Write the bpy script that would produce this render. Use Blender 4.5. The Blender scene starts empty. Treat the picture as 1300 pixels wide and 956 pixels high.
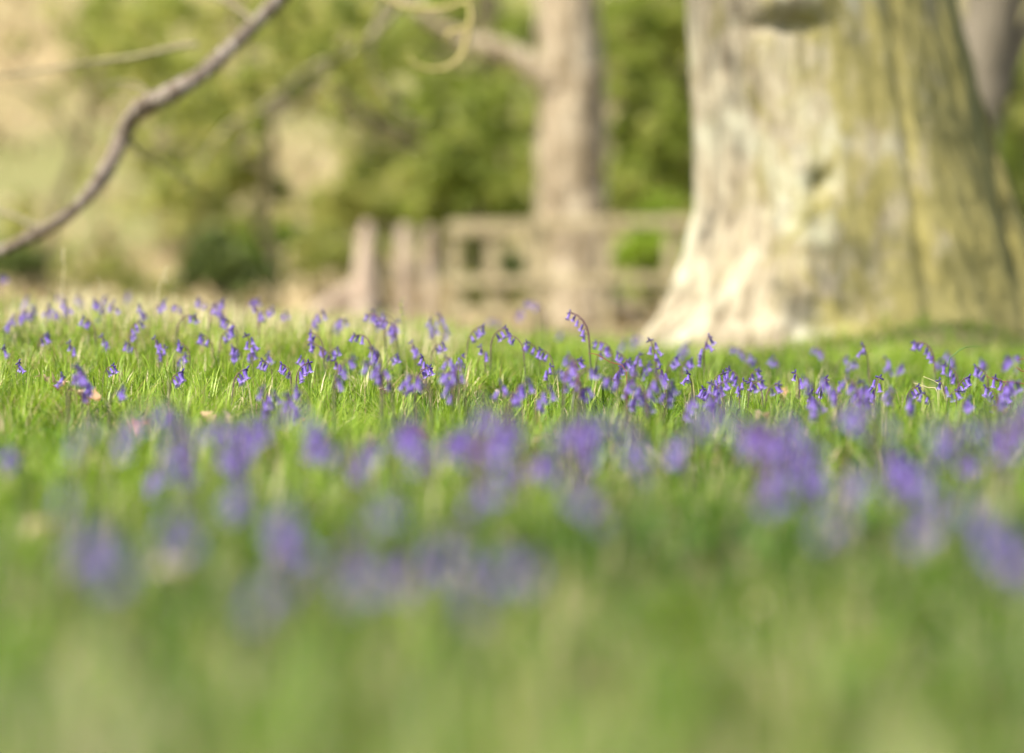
import bpy, math, random
import numpy as np
from mathutils import Vector, noise, Matrix

random.seed(11)
RNG = np.random.default_rng(11)
SC = bpy.context.scene
COL = SC.collection
R = math.radians

# ------------------------------------------------------------------ camera
CAMZ = 0.45
F = 4875.0                       # focal length in pixels of the 1300 px wide photograph
PITCH = math.atan(148.0 / F)
cp, sp = math.cos(PITCH), math.sin(PITCH)


def at(px, py, d):
    """point at distance d (world y) seen at photo pixel px, py"""
    u = (px - 650.0) / F
    v = (478.0 - py) / F
    dy = cp + v * sp
    dz = -sp + v * cp
    t = d / dy
    return Vector((u * t, d, CAMZ + dz * t))


cam_d = bpy.data.cameras.new('camera')
cam = bpy.data.objects.new('camera', cam_d)
COL.objects.link(cam)
cam.location = (0, 0, CAMZ)
cam.rotation_euler = (R(90) - PITCH, 0, 0)
cam_d.sensor_width = 36
cam_d.lens = 135
cam_d.clip_start = 0.05
cam_d.clip_end = 2000
cam_d.dof.use_dof = True
cam_d.dof.focus_distance = 10.0
cam_d.dof.aperture_fstop = 1.6
SC.camera = cam

# ------------------------------------------------------------------ light
SUN_EL, SUN_AZ = 50.0, 226.0          # azimuth clockwise from +Y: behind the camera, to the left
w = bpy.data.worlds.new('World')
SC.world = w
w.use_nodes = True
nt = w.node_tree
sky = nt.nodes.new('ShaderNodeTexSky')
sky.sky_type = 'NISHITA'
sky.sun_disc = False
sky.sun_elevation = R(SUN_EL)
sky.sun_rotation = R(SUN_AZ)
sky.air_density = 1.0
sky.dust_density = 2.5
bgn = nt.nodes['Background']
nt.links.new(sky.outputs[0], bgn.inputs[0])
bgn.inputs[1].default_value = 0.13
sl = bpy.data.lights.new('sun', 'SUN')
sl.energy = 4.2
sl.angle = R(0.6)
sl.color = (1.0, 0.94, 0.82)
so = bpy.data.objects.new('sun', sl)
COL.objects.link(so)
sd = Vector((math.sin(R(SUN_AZ)) * math.cos(R(SUN_EL)), math.cos(R(SUN_AZ)) * math.cos(R(SUN_EL)), math.sin(R(SUN_EL))))
so.rotation_euler = sd.to_track_quat('Z', 'Y').to_euler()
so.location = sd * 30
SC.view_settings.view_transform = 'Standard'
SC.view_settings.look = 'None'
SC.view_settings.exposure = 1.08
SC.view_settings.gamma = 1
SC.render.engine = 'CYCLES'
SC.cycles.use_denoising = True
SC.cycles.max_bounces = 6
SC.cycles.transmission_bounces = 4
SC.cycles.diffuse_bounces = 3
SC.cycles.glossy_bounces = 2
SC.cycles.use_adaptive_sampling = True
SC.cycles.adaptive_threshold = 0.02

# ------------------------------------------------------------------ materials


def mat(name):
    m = bpy.data.materials.new(name)
    m.use_nodes = True
    n = m.node_tree
    p = n.nodes['Principled BSDF']
    p.inputs['Roughness'].default_value = 0.75
    p.inputs['Specular IOR Level'].default_value = 0.25
    return m, n, p


def ramp(n, fac, stops, interp='LINEAR'):
    r = n.nodes.new('ShaderNodeValToRGB')
    r.color_ramp.interpolation = interp
    e = r.color_ramp.elements
    while len(e) < len(stops):
        e.new(0.5)
    for i, (p, c) in enumerate(stops):
        e[i].position = p
        e[i].color = (c[0], c[1], c[2], 1)
    if fac is not None:
        n.links.new(fac, r.inputs[0])
    return r.outputs[0]


def nz(n, scale, detail=4, rough=0.6, vec=None, dist=0.0):
    t = n.nodes.new('ShaderNodeTexNoise')
    t.inputs['Scale'].default_value = scale
    t.inputs['Detail'].default_value = detail
    t.inputs['Roughness'].default_value = rough
    t.inputs['Distortion'].default_value = dist
    if vec is not None:
        n.links.new(vec, t.inputs['Vector'])
    return t.outputs['Fac']


def objco(n, scale=(1, 1, 1)):
    tc = n.nodes.new('ShaderNodeTexCoord')
    mp = n.nodes.new('ShaderNodeMapping')
    mp.inputs['Scale'].default_value = scale
    n.links.new(tc.outputs['Object'], mp.inputs[0])
    return mp.outputs[0]


def mix(n, fac, a, b, mode='MIX'):
    m = n.nodes.new('ShaderNodeMix')
    m.data_type = 'RGBA'
    m.blend_type = mode
    for i, v in ((0, fac), (6, a), (7, b)):
        if isinstance(v, (int, float)):
            m.inputs[i].default_value = v
        elif isinstance(v, tuple):
            m.inputs[i].default_value = (v[0], v[1], v[2], 1)
        else:
            n.links.new(v, m.inputs[i])
    return m.outputs[2]


def bump(n, p, h, strength=0.5, dist=0.02):
    b = n.nodes.new('ShaderNodeBump')
    b.inputs['Strength'].default_value = strength
    b.inputs['Distance'].default_value = dist
    n.links.new(h, b.inputs['Height'])
    n.links.new(b.outputs[0], p.inputs['Normal'])


def leafy(name, stops, trans=0.4, rough=0.5, spec=0.3, attr='rnd', tint=1.25):
    """thin leaf or petal: principled mixed with translucent, colour picked by the per-blade value"""
    m, n, p = mat(name)
    a = n.nodes.new('ShaderNodeAttribute')
    a.attribute_name = attr
    c = ramp(n, a.outputs['Fac'], stops)
    n.links.new(c, p.inputs['Base Color'])
    p.inputs['Roughness'].default_value = rough
    p.inputs['Specular IOR Level'].default_value = spec
    tr = n.nodes.new('ShaderNodeBsdfTranslucent')
    c2 = mix(n, 1.0, c, (tint, tint, tint * 0.7), 'MULTIPLY')
    n.links.new(c2, tr.inputs[0])
    mx = n.nodes.new('ShaderNodeMixShader')
    mx.inputs[0].default_value = trans
    n.links.new(p.outputs[0], mx.inputs[1])
    n.links.new(tr.outputs[0], mx.inputs[2])
    n.links.new(mx.outputs[0], n.nodes['Material Output'].inputs[0])
    return m


M = {}
M['grass'] = leafy('grass_blade', [(0.0, (.026, .056, .004)), (.25, (.082, .160, .007)), (.55, (.185, .295, .014)),
                                   (.80, (.33, .43, .06)), (.83, (.28, .20, .09)), (.92, (.52, .41, .22)), (1.0, (.74, .64, .42))], .38, .42, .35)
M['straw'] = leafy('dry_straw', [(0, (.46, .38, .20)), (.5, (.60, .52, .30)), (1, (.72, .66, .44))], .3, .6, .3)
M['bell'] = leafy('bluebell_petal', [(0, (.095, .055, .29)), (.5, (.175, .11, .45)), (1, (.32, .22, .66))], .32, .55, .2, tint=1.1)
M['bud'] = leafy('bluebell_bud', [(0, (.04, .02, .11)), (1, (.08, .045, .24))], .1, .5, .3)
M['blade'] = leafy('bluebell_leaf', [(0, (.05, .14, .015)), (1, (.10, .24, .03))], .35, .35, .5)
M['fresh'] = leafy('fresh_leaf', [(0, (.14, .18, .025)), (.5, (.28, .34, .06)), (1, (.52, .50, .17))], .5, .5, .3)
M['olive'] = leafy('olive_leaf', [(0, (.14, .18, .03)), (.5, (.29, .32, .07)), (1, (.50, .47, .17))], .5, .5, .3)
M['lime'] = leafy('lime_leaf', [(0, (.16, .25, .02)), (1, (.38, .50, .06))], .45, .5, .3)
M['dark'] = leafy('dark_leaf', [(0, (.06, .085, .02)), (1, (.17, .22, .055))], .35, .5, .3)
M['litter'] = leafy('dead_bracken', [(0, (.19, .13, .065)), (.5, (.34, .26, .14)), (1, (.48, .40, .24))], .2, .8, .1)
M['dryleaf'] = leafy('dry_leaf', [(0, (.32, .17, .08)), (.5, (.48, .33, .19)), (1, (.62, .52, .38))], .25, .6, .3)

m, n, p = mat('bluebell_stem')
co = objco(n)
sx = n.nodes.new('ShaderNodeSeparateXYZ')
n.links.new(co, sx.inputs[0])
n.links.new(ramp(n, sx.outputs[2], [(0.04, (.10, .19, .035)), (.12, (.11, .055, .07))]), p.inputs['Base Color'])
M['stem'] = m
m, n, p = mat('red_bramble')
n.links.new(ramp(n, nz(n, 40), [(.3, (.16, .05, .03)), (.7, (.32, .13, .07))]), p.inputs['Base Color'])
M['bramble'] = m

# ground
m, n, p = mat('ground_soil')
co = objco(n)
sx = n.nodes.new('ShaderNodeSeparateXYZ')
n.links.new(co, sx.inputs[0])
near = mix(n, nz(n, 9, 6, .7, co), (.05, .075, .015), (.16, .14, .06))
far1 = ramp(n, nz(n, .12, 5, .6, co, .6), [(.40, (.36, .28, .135)), (.50, (.27, .23, .10)), (.58, (.16, .20, .045))])
far2 = mix(n, nz(n, 2.2, 5, .7, co), (.20, .15, .08), far1)
mr = n.nodes.new('ShaderNodeMapRange')
mr.inputs[1].default_value = 15
mr.inputs[2].default_value = 26
n.links.new(sx.outputs[1], mr.inputs[0])
n.links.new(mix(n, mr.outputs[0], near, far2), p.inputs['Base Color'])
p.inputs['Roughness'].default_value = .95
bump(n, p, nz(n, 30, 6, .7, co), .6, .03)
M['ground'] = m


def bark(name, stops, moss=None, mossx=None, scale=1.0, lich=None):
    m, n, p = mat(name)
    co = objco(n, (7 * scale, 7 * scale, 1.6 * scale))
    co1 = objco(n)
    a = nz(n, 2.2, 8, .68, co, .5)
    c = ramp(n, a, stops)
    big = nz(n, 1.7 * scale, 5, .6, co1, .8)
    if lich:
        f = ramp(n, big, [(.46, (0, 0, 0)), (.60, (1, 1, 1))])
        sepz = n.nodes.new('ShaderNodeSeparateXYZ')
        n.links.new(co1, sepz.inputs[0])
        hz = n.nodes.new('ShaderNodeMapRange')
        hz.inputs[1].default_value = 1.7
        hz.inputs[2].default_value = 0.5
        hz.inputs[3].default_value = 0.15
        hz.inputs[4].default_value = 1.0
        n.links.new(sepz.outputs[2], hz.inputs[0])
        f2 = mix(n, 1.0, f, hz.outputs[0], 'MULTIPLY')
        fs = ramp(n, nz(n, 14 * scale, 6, .7, co1), [(.36, (.25, .25, .25)), (.56, (1, 1, 1))])
        f3 = mix(n, 1.0, f2, fs, 'MULTIPLY')
        c = mix(n, f3, c, lich)
    if moss:
        sep = n.nodes.new('ShaderNodeSeparateXYZ')
        n.links.new(co1, sep.inputs[0])
        mr = n.nodes.new('ShaderNodeMapRange')
        mr.inputs[1].default_value, mr.inputs[2].default_value = mossx
        n.links.new(sep.outputs[0], mr.inputs[0])
        ad = n.nodes.new('ShaderNodeMath')
        ad.operation = 'ADD'
        n.links.new(mr.outputs[0], ad.inputs[0])
        spread = n.nodes.new('ShaderNodeMapRange')
        spread.inputs[1].default_value, spread.inputs[2].default_value = .3, .7
        spread.inputs[3].default_value, spread.inputs[4].default_value = -.05, .95
        n.links.new(nz(n, 3.0, 7, .72, objco(n, (1.5, 1.5, .75)), .7), spread.inputs[0])
        n.links.new(spread.outputs[0], ad.inputs[1])
        # a skirt of moss at the foot
        mz = n.nodes.new('ShaderNodeMapRange')
        mz.inputs[1].default_value = .30
        mz.inputs[2].default_value = .02
        mz.inputs[4].default_value = .75
        n.links.new(sep.outputs[2], mz.inputs[0])
        mz2 = n.nodes.new('ShaderNodeMath')
        mz2.operation = 'MULTIPLY'
        mxr = n.nodes.new('ShaderNodeMapRange')
        mxr.inputs[1].default_value, mxr.inputs[2].default_value = 1.35, 1.7
        n.links.new(sep.outputs[0], mxr.inputs[0])
        n.links.new(mz.outputs[0], mz2.inputs[0])
        n.links.new(mxr.outputs[0], mz2.inputs[1])
        ad2 = n.nodes.new('ShaderNodeMath')
        ad2.operation = 'ADD'
        n.links.new(ad.outputs[0], ad2.inputs[0])
        n.links.new(mz2.outputs[0], ad2.inputs[1])
        f = ramp(n, ad2.outputs[0], [(.60, (0, 0, 0)), (1.0, (.90, .90, .90))])
        mc = mix(n, nz(n, 18, 5, .7, co1), moss[0], moss[1])
        c = mix(n, f, c, mc)
    n.links.new(c, p.inputs['Base Color'])
    p.inputs['Roughness'].default_value = .9
    bump(n, p, a, .7, .03 / scale)
    return m


M['oak'] = bark('oak_bark', [(.30, (.08, .062, .036)), (.40, (.19, .155, .10)), (.52, (.33, .28, .19)), (.68, (.50, .45, .32))],
                moss=((.105, .09, .022), (.33, .29, .09)), mossx=(.75, 2.6), lich=(.50, .495, .36))
M['bark'] = bark('dappled_grey_bark', [(.34, (.11, .085, .05)), (.46, (.23, .18, .11)), (.54, (.34, .28, .19)), (.68, (.50, .43, .31))], scale=.45)  # coarse tone patches put the beech's dappled sun and shade into the colour
M['ashbark'] = bark('shaded_ash_bark', [(.3, (.10, .085, .06)), (.7, (.22, .19, .14))], scale=.8)  # the trunk's shade is put into this darker bark colour
M['darkbark'] = bark('dark_bark', [(.3, (.06, .05, .025)), (.7, (.17, .14, .075))], scale=.8)
M['twig'] = bark('branch_bark', [(.36, (.055, .040, .030)), (.5, (.15, .115, .085)), (.66, (.34, .30, .25))], scale=1.6)
M['sidetwig'] = bark('side_branch_bark', [(.3, (.13, .11, .06)), (.7, (.30, .26, .17))], scale=2)
M['ytwig'] = bark('yellow_twig', [(.3, (.26, .21, .07)), (.7, (.50, .43, .18))], scale=3)
M['wood'] = bark('weathered_wood', [(.35, (.17, .135, .075)), (.5, (.33, .27, .155)), (.68, (.48, .41, .26))], scale=2)
M['greywood'] = bark('pale_wood', [(.35, (.17, .12, .085)), (.5, (.34, .26, .19)), (.65, (.52, .43, .32))], scale=.9)

# ------------------------------------------------------------------ object helpers


def tag(o, label=None, cat=None, group=None, kind=None):
    if label:
        o['label'] = label
    if cat:
        o['category'] = cat
    if group:
        o['group'] = group
    if kind:
        o['kind'] = kind
    return o


def empty(name, loc, label, cat, group=None, rz=0.0):
    o = bpy.data.objects.new(name, None)
    o.empty_display_size = .05
    COL.objects.link(o)
    o.location = loc
    o.rotation_euler = (0, 0, rz)
    return tag(o, label, cat, group)


def link(name, me, material, parent=None, world=True):
    o = bpy.data.objects.new(name, me)
    COL.objects.link(o)
    me.materials.append(material)
    if parent is not None:
        o.parent = parent
        if world:     # geometry was given in world space
            o.matrix_parent_inverse = Matrix.Translation(-parent.location)
    return o


def mesh_np(name, V, faces4=None, faces3=None, rnd=None, smooth=True):
    me = bpy.data.meshes.new(name)
    V = np.asarray(V, dtype=np.float32).reshape(-1, 3)
    parts, tot = [], []
    if faces4 is not None and len(faces4):
        parts.append(np.asarray(faces4, dtype=np.int32).ravel())
        tot.append(np.full(len(faces4), 4, dtype=np.int32))
    if faces3 is not None and len(faces3):
        parts.append(np.asarray(faces3, dtype=np.int32).ravel())
        tot.append(np.full(len(faces3), 3, dtype=np.int32))
    loops = np.concatenate(parts)
    tot = np.concatenate(tot)
    start = np.concatenate([[0], np.cumsum(tot)[:-1]]).astype(np.int32)
    me.vertices.add(len(V))
    me.vertices.foreach_set('co', V.ravel())
    me.loops.add(len(loops))
    me.loops.foreach_set('vertex_index', loops)
    me.polygons.add(len(tot))
    me.polygons.foreach_set('loop_start', start)
    me.polygons.foreach_set('loop_total', tot)
    me.polygons.foreach_set('use_smooth', np.full(len(tot), smooth, dtype=bool))
    if rnd is not None:
        a = me.attributes.new('rnd', 'FLOAT', 'POINT')
        a.data.foreach_set('value', np.asarray(rnd, dtype=np.float32))
    me.update(calc_edges=True)
    return me


class MB:
    """collects tubes, boxes and strips for ONE mesh"""

    def __init__(s):
        s.v, s.f4, s.f3, s.r = [], [], [], []

    def grid(s, rows, closed=False, rnd=.5):
        b = len(s.v)
        nrow, ncol = len(rows), len(rows[0])
        for row in rows:
            for q in row:
                s.v.append(tuple(q))
                s.r.append(rnd)
        for i in range(nrow - 1):
            for j in range(ncol if closed else ncol - 1):
                k = (j + 1) % ncol
                s.f4.append((b + i * ncol + j, b + i * ncol + k, b + (i + 1) * ncol + k, b + (i + 1) * ncol + j))
        return b

    def cap(s, b, ncol, row, flip=False):
        idx = [b + row * ncol + j for j in range(ncol)]
        c = Vector((0, 0, 0))
        for i in idx:
            c += Vector(s.v[i])
        c /= ncol
        s.v.append(tuple(c))
        s.r.append(s.r[idx[0]])
        k = len(s.v) - 1
        for j in range(ncol):
            a, d = idx[j], idx[(j + 1) % ncol]
            s.f3.append((d, a, k) if flip else (a, d, k))

    def tube(s, pts, radii, sides=8, rnd=.5, rough=0.0, smooth=3):
        pts = [Vector(q) for q in pts]
        if smooth > 1 and len(pts) > 2:
            P, RR = [], []
            for i in range(len(pts) - 1):
                p0 = pts[max(i - 1, 0)]
                p1, p2 = pts[i], pts[i + 1]
                p3 = pts[min(i + 2, len(pts) - 1)]
                for k in range(smooth):
                    t = k / smooth
                    P.append(.5 * ((2 * p1) + (p2 - p0) * t + (2 * p0 - 5 * p1 + 4 * p2 - p3) * t * t + (3 * p1 - p0 - 3 * p2 + p3) * t ** 3))
                    RR.append(radii[i] * (1 - t) + radii[i + 1] * t)
            P.append(pts[-1])
            RR.append(radii[-1])
        else:
            P, RR = pts, list(radii)
        rows = []
        up = Vector((.13, .21, 1)).normalized()
        tprev = None
        nx = None
        for i, q in enumerate(P):
            t = (P[min(i + 1, len(P) - 1)] - P[max(i - 1, 0)]).normalized()
            if nx is None:
                ref = up if abs(t.dot(up)) < .9 else Vector((1, .1, 0)).normalized()
                nx = t.cross(ref).normalized()
            else:
                nx = (nx - t * nx.dot(t)).normalized()
            ny = t.cross(nx)
            row = []
            for j in range(sides):
                a = 2 * math.pi * j / sides
                rr = RR[i]
                if rough:
                    rr *= 1 + rough * noise.noise(Vector((q.x * 3 + math.cos(a), q.y * 3 + math.sin(a), q.z * 3)) * 1.7)
                row.append(q + nx * math.cos(a) * rr + ny * math.sin(a) * rr)
            rows.append(row)
        b = s.grid(rows, True, rnd)
        s.cap(b, sides, 0, True)
        s.cap(b, sides, len(rows) - 1)
        return P

    def box(s, c, size, rot=0.0, bev=.008, tilt=0.0, jit=0.0):
        """bevelled box as a stack of rings along z"""
        hx, hy, hz = size[0] / 2, size[1] / 2, size[2] / 2
        b = min(bev, hx * .45, hy * .45, hz * .45)
        rows = []
        for z, ins in ((-hz, b), (-hz + b, 0), (0, 0), (hz - b, 0), (hz, b)):
            row = []
            for x, y in ((-hx + ins, -hy + ins + b), (-hx + ins + b, -hy + ins), (hx - ins - b, -hy + ins), (hx - ins, -hy + ins + b),
                         (hx - ins, hy - ins - b), (hx - ins - b, hy - ins), (-hx + ins + b, hy - ins), (-hx + ins, hy - ins - b)):
                v = Vector((x + random.uniform(-jit, jit), y + random.uniform(-jit, jit), z))
                v = Matrix.Rotation(tilt, 3, 'Y') @ v
                v = Matrix.Rotation(rot, 3, 'Z') @ v
                row.append(v + Vector(c))
            rows.append(row)
        bb = s.grid(rows, True)
        s.cap(bb, 8, 0, True)
        s.cap(bb, 8, 4)

    def mesh(s, name, smooth=True):
        return mesh_np(name, s.v, s.f4, s.f3, s.r, smooth)

    def build(s, name, material, parent=None, smooth=True, world=True):
        return link(name, s.mesh(name, smooth), material, parent, world)


def ss(a, b, x):
    t = min(max((x - a) / (b - a), 0), 1)
    return t * t * (3 - 2 * t)


def ssn(a, b, x):
    t = np.clip((x - a) / (b - a), 0, 1)
    return t * t * (3 - 2 * t)


def ground_z(x, y):
    """works on arrays"""
    x = np.asarray(x, dtype=np.float64)
    y = np.asarray(y, dtype=np.float64)
    left = ssn(1.0, -2.0, x)
    rise = (-0.005 + 0.21 * left) * ssn(8.0, 13.2, y)
    rightside = ssn(.9, 1.9, x) * ssn(32, 24, y)
    fall = (rise + .36) * ssn(15.5, 30, y) * (1 - .85 * rightside)
    knoll = .05 * np.exp(-(((x - 1.5) / 1.1) ** 2 + ((y - 18) / 1.1) ** 2))
    knoll = knoll + .15 * np.exp(-(((x - 1.95) / .42) ** 2 + ((y - 17.1) / .35) ** 2))
    bumps = .012 * np.sin(x * 3.1 + y * 1.3) + .010 * np.sin(x * 1.7 - y * 2.3 + 1) + .006 * np.sin(x * 7 + y * 5)
    hill = np.where(y > 66, .5 * (y - 66) ** 1.0 * .5, 0) * ssn(60, 100, y)
    roll = .5 * np.sin(x * .11 + 1) * ssn(60, 110, y) * (1 + y * .005)
    return rise - fall + bumps + knoll + hill + roll


def gz(x, y):
    return float(ground_z(x, y))


# ------------------------------------------------------------------ ground sheet
def axis(segs):
    out = []
    for a, b, st in segs:
        out += list(np.arange(a, b, st))
    out.append(segs[-1][1])
    return np.array(out)


xs = axis([(-400, -60, 20), (-60, -12, 3), (-12, -4, .5), (-4, 4, .08), (4, 12, .5), (12, 60, 3), (60, 400, 20)])
ys = axis([(-60, -4, 4), (-4, 1, .5), (1, 22, .1), (22, 60, 1), (60, 160, 4), (160, 600, 20)])
X, Y = np.meshgrid(xs, ys)
Z = ground_z(X, Y)
V = np.stack([X, Y, Z], -1).reshape(-1, 3)
nx_, ny_ = len(xs), len(ys)
idx = np.arange(nx_ * ny_).reshape(ny_, nx_)
f4 = np.stack([idx[:-1, :-1], idx[:-1, 1:], idx[1:, 1:], idx[1:, :-1]], -1).reshape(-1, 4)
g = link('ground', mesh_np('ground', V, f4), M['ground'])
tag(g, kind='structure')


# ------------------------------------------------------------------ grass
def blades(px, py, L, W, lean, az, rnd, bz=None, curl=1.0):
    """arrays -> vertices of curved tapering blades: 3 segments each"""
    n_ = len(px)
    bz = ground_z(px, py) - .004 if bz is None else bz
    dirx, diry = np.cos(az), np.sin(az)
    sxv, syv = -diry, dirx
    rows = []
    for t, wf in ((0, .8), (.38, 1.0), (.74, .7)):
        off = lean * L * (t ** (1 + curl))
        h = L * t * np.sqrt(np.clip(1 - (lean * .75 * t) ** 2, .1, 1))
        cx = px + dirx * off
        cy = py + diry * off
        hw = W * wf * .5
        rows.append(np.stack([cx - sxv * hw, cy - syv * hw, bz + h], -1))
        rows.append(np.stack([cx + sxv * hw, cy + syv * hw, bz + h], -1))
    off = lean * L
    h = L * np.sqrt(np.clip(1 - (lean * .75) ** 2, .1, 1))
    rows.append(np.stack([px + dirx * off, py + diry * off, bz + h], -1))
    V = np.stack(rows, 1).reshape(-1, 3)
    b = (np.arange(n_) * 7)[:, None]
    q = np.concatenate([b + np.array([[0, 1, 3, 2]]), b + np.array([[2, 3, 5, 4]])], 0)
    t3 = b + np.array([[4, 5, 6]])
    return V, q, t3, np.repeat(rnd, 7)


def vnoise(x, y, s, seed=0):
    """cheap smooth noise on arrays, about -1..1"""
    v = 0
    rg = np.random.default_rng(seed)
    for k in range(6):
        a = rg.uniform(0, 6.28)
        fr = s * rg.uniform(.6, 1.7)
        v = v + np.sin((x * math.cos(a) + y * math.sin(a)) * fr + rg.uniform(0, 6.28) + 1.3 * np.sin(fr * .7 * (x * math.sin(a) - y * math.cos(a)) + k))
    return v / 3.0


def scatter(y0, y1, dens, margin):
    """points in the view wedge widened by a margin"""
    wmax = y1 * .1335 + margin
    n_ = int(dens * (y1 - y0) * 2 * wmax)
    x = RNG.uniform(-wmax, wmax, n_)
    y = RNG.uniform(y0, y1, n_)
    k = np.abs(x) < y * .1335 + margin
    # thin out outside the photograph's own wedge
    k &= (np.abs(x) < y * .1335 + .25) | (RNG.random(n_) < .45)
    return x[k], y[k]


gv, gq, gt, gr = [], [], [], []
base = 0
for (y0, y1, dens, L0, W0) in ((1.6, 4.5, 4200, .075, .0042), (4.5, 8.0, 6500, .07, .0038), (8.0, 12.5, 13000, .062, .0039),
                               (12.5, 16.5, 6500, .062, .0042), (16.5, 21, 2600, .055, .006), (21, 34, 900, .07, .012)):
    x, y = scatter(y0, y1, dens, .9 if y1 < 17 else 1.8)
    # tufts: pull blades to tuft centres
    cell = .085
    cxi, cyi = np.floor(x / cell), np.floor(y / cell)
    hx = np.modf(np.abs(np.sin(cxi * 12.9898 + cyi * 78.233) * 43758.5))[0]
    hy = np.modf(np.abs(np.sin(cxi * 39.346 + cyi * 11.135) * 24634.6))[0]
    hh = np.modf(np.abs(np.sin(cxi * 3.17 + cyi * 27.77) * 9634.3))[0]
    tx, ty = (cxi + hx) * cell, (cyi + hy) * cell
    pull = RNG.uniform(0, .8, len(x))
    x2, y2 = x + (tx - x) * pull, y + (ty - y) * pull
    n_ = len(x)
    patch = vnoise(x, y, 2.2, 3)
    patch2 = vnoise(x, y, 7.0, 5)
    L = L0 * RNG.gamma(9, 1 / 9., n_) * (1 + .26 * patch + .24 * patch2) * (.42 + 1.05 * hh)
    L = np.clip(L, .018, .16)
    # direction: outward from the tuft with randomness
    az = np.arctan2(y - ty, x - tx) + RNG.normal(0, .7, n_)
    lean = np.clip(RNG.normal(.62, .42, n_), .02, 1.35)
    W = W0 * RNG.uniform(.45, 1.25, n_)
    r = .44 + .16 * RNG.standard_normal(n_) + .13 * patch + .10 * patch2 + .34 * (hh - .5)
    # dry blades: more on the left rise, and in thatchy patches
    left = ssn(.5, -1.2, x) * ssn(10.0, 13, y)
    thatch = np.clip(vnoise(x, y, 4.0, 9) - .35, 0, 1)
    r = r - .20 * ssn(7.5, 4.2, y) - .04
    pd = .17 + .42 * left + .55 * thatch * (.7 + left) + .07 * ssn(5.5, 3.8, y) + .15 * ssn(-.1, -.8, x) * ssn(12.2, 13.5, y)
    dry = RNG.random(n_) < pd
    r = np.where(dry, RNG.uniform(.82, 1.0, n_), np.clip(r, 0, .80))
    L = np.where(dry & (RNG.random(n_) < .5), L * .6, L)
    lean = np.where(dry, lean * 1.3, lean)
    # bare earth under the trunk
    dk = ((x2 - 1.55) / .95) ** 2 + ((y2 - 18.0) / .75) ** 2 > 1
    V, q, t3, rr = blades(x2[dk], y2[dk], L[dk], W[dk], lean[dk], az[dk], r[dk])
    gv.append(V)
    gq.append(q + base)
    gt.append(t3 + base)
    gr.append(rr)
    base += len(V)
# coarser grass of the same meadow out to both sides
num = 110000
y = RNG.uniform(0, 34, num)
x = RNG.uniform(-9, 9, num)
k = np.abs(x) > y * .1335 + .85
k &= ((x - 1.55) / 1.0) ** 2 + ((y - 18.0) / .8) ** 2 > 1
x, y = x[k], y[k]
num = len(x)
V, q, t3, rr = blades(x, y, RNG.uniform(.035, .085, num), RNG.uniform(.007, .016, num), np.clip(RNG.normal(.6, .4, num), .05, 1.3), RNG.uniform(0, 6.28, num),
                      np.where(RNG.random(num) < .2, RNG.uniform(.82, 1, num), np.clip(RNG.normal(.42, .18, num) + .12 * vnoise(x, y, 2.2, 3), 0, .8)))
gv.append(V)
gq.append(q + base)
gt.append(t3 + base)
gr.append(rr)
base += len(V)
# broad dark bluebell and wood-rush blades in loose clumps
ncl = 1150
cy_ = 1.8 + 13.5 * RNG.random(ncl) ** .75
cx_ = RNG.uniform(-1, 1, ncl) * (cy_ * .1335 + .4)
x = np.repeat(cx_, 13) + RNG.normal(0, .035, ncl * 13)
y = np.repeat(cy_, 13) + RNG.normal(0, .035, ncl * 13)
n_ = len(x)
V, q, t3, rr = blades(x, y, RNG.uniform(.05, .115, n_), RNG.uniform(.004, .0075, n_), np.clip(RNG.normal(.75, .3, n_), .1, 1.3), RNG.uniform(0, 6.28, n_), RNG.uniform(0, .33, n_))
gv.append(V)
gq.append(q + base)
gt.append(t3 + base)
gr.append(rr)
base += len(V)
go = link('grass', mesh_np('grass', np.concatenate(gv), np.concatenate(gq), np.concatenate(gt), np.concatenate(gr)), M['grass'])
tag(go, 'short green spring grass mixed with dead blades over the whole field', 'grass', kind='stuff')
print('grass blades', base // 7)

# dry stalks standing in the grass (uncountable)
dv, dq, dt, dr = [], [], [], []
base = 0
for (y0, y1, num, lo, hi, xa, xb, W0) in ((1.9, 3.1, 170, .10, .25, -.8, .8, .0032), (3.1, 7, 500, .06, .16, -1.3, 1.3, .0022), (7, 12, 900, .04, .12, -2, 2, .0018),
                                          (12.2, 15.3, 5200, .05, .17, -1.75, -.2, .0028), (12, 16, 260, .04, .12, .3, 2.4, .002)):
    x = RNG.uniform(xa, xb, num)
    y = RNG.uniform(y0, y1, num)
    L = RNG.uniform(lo, hi, num)
    V, q, t3, rr = blades(x, y, L, np.full(num, W0) * RNG.uniform(.6, 1.4, num), np.clip(RNG.normal(.4, .35, num), 0, 1.3),
                          RNG.uniform(0, 6.28, num), RNG.random(num))
    dv.append(V)
    dq.append(q + base)
    dt.append(t3 + base)
    dr.append(rr)
    base += len(V)
num = 5200
x = RNG.uniform(-1, 1, num)
y = 4 + 11.5 * RNG.random(num)
x = x * (y * .1335 + .5)
lf = ssn(.3, -1.0, x) * ssn(8, 9.5, y)
kk = RNG.random(num) < (.12 + .6 * lf + .9 * np.clip(vnoise(x, y, 4.0, 9) - .3, 0, 1))
x, y = x[kk], y[kk]
num = len(x)
V, q, t3, rr = blades(x, y, RNG.uniform(.012, .034, num), RNG.uniform(.005, .013, num), np.clip(RNG.normal(1.0, .3, num), .3, 1.3),
                      RNG.uniform(0, 6.28, num), RNG.random(num), ground_z(x, y) + RNG.uniform(0, .035, num))
dv.append(V)
dq.append(q + base)
dt.append(t3 + base)
dr.append(rr)
base += len(V)
do = link('dry_grass', mesh_np('dry_grass', np.concatenate(dv), np.concatenate(dq), np.concatenate(dt), np.concatenate(dr)), M['straw'])
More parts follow.
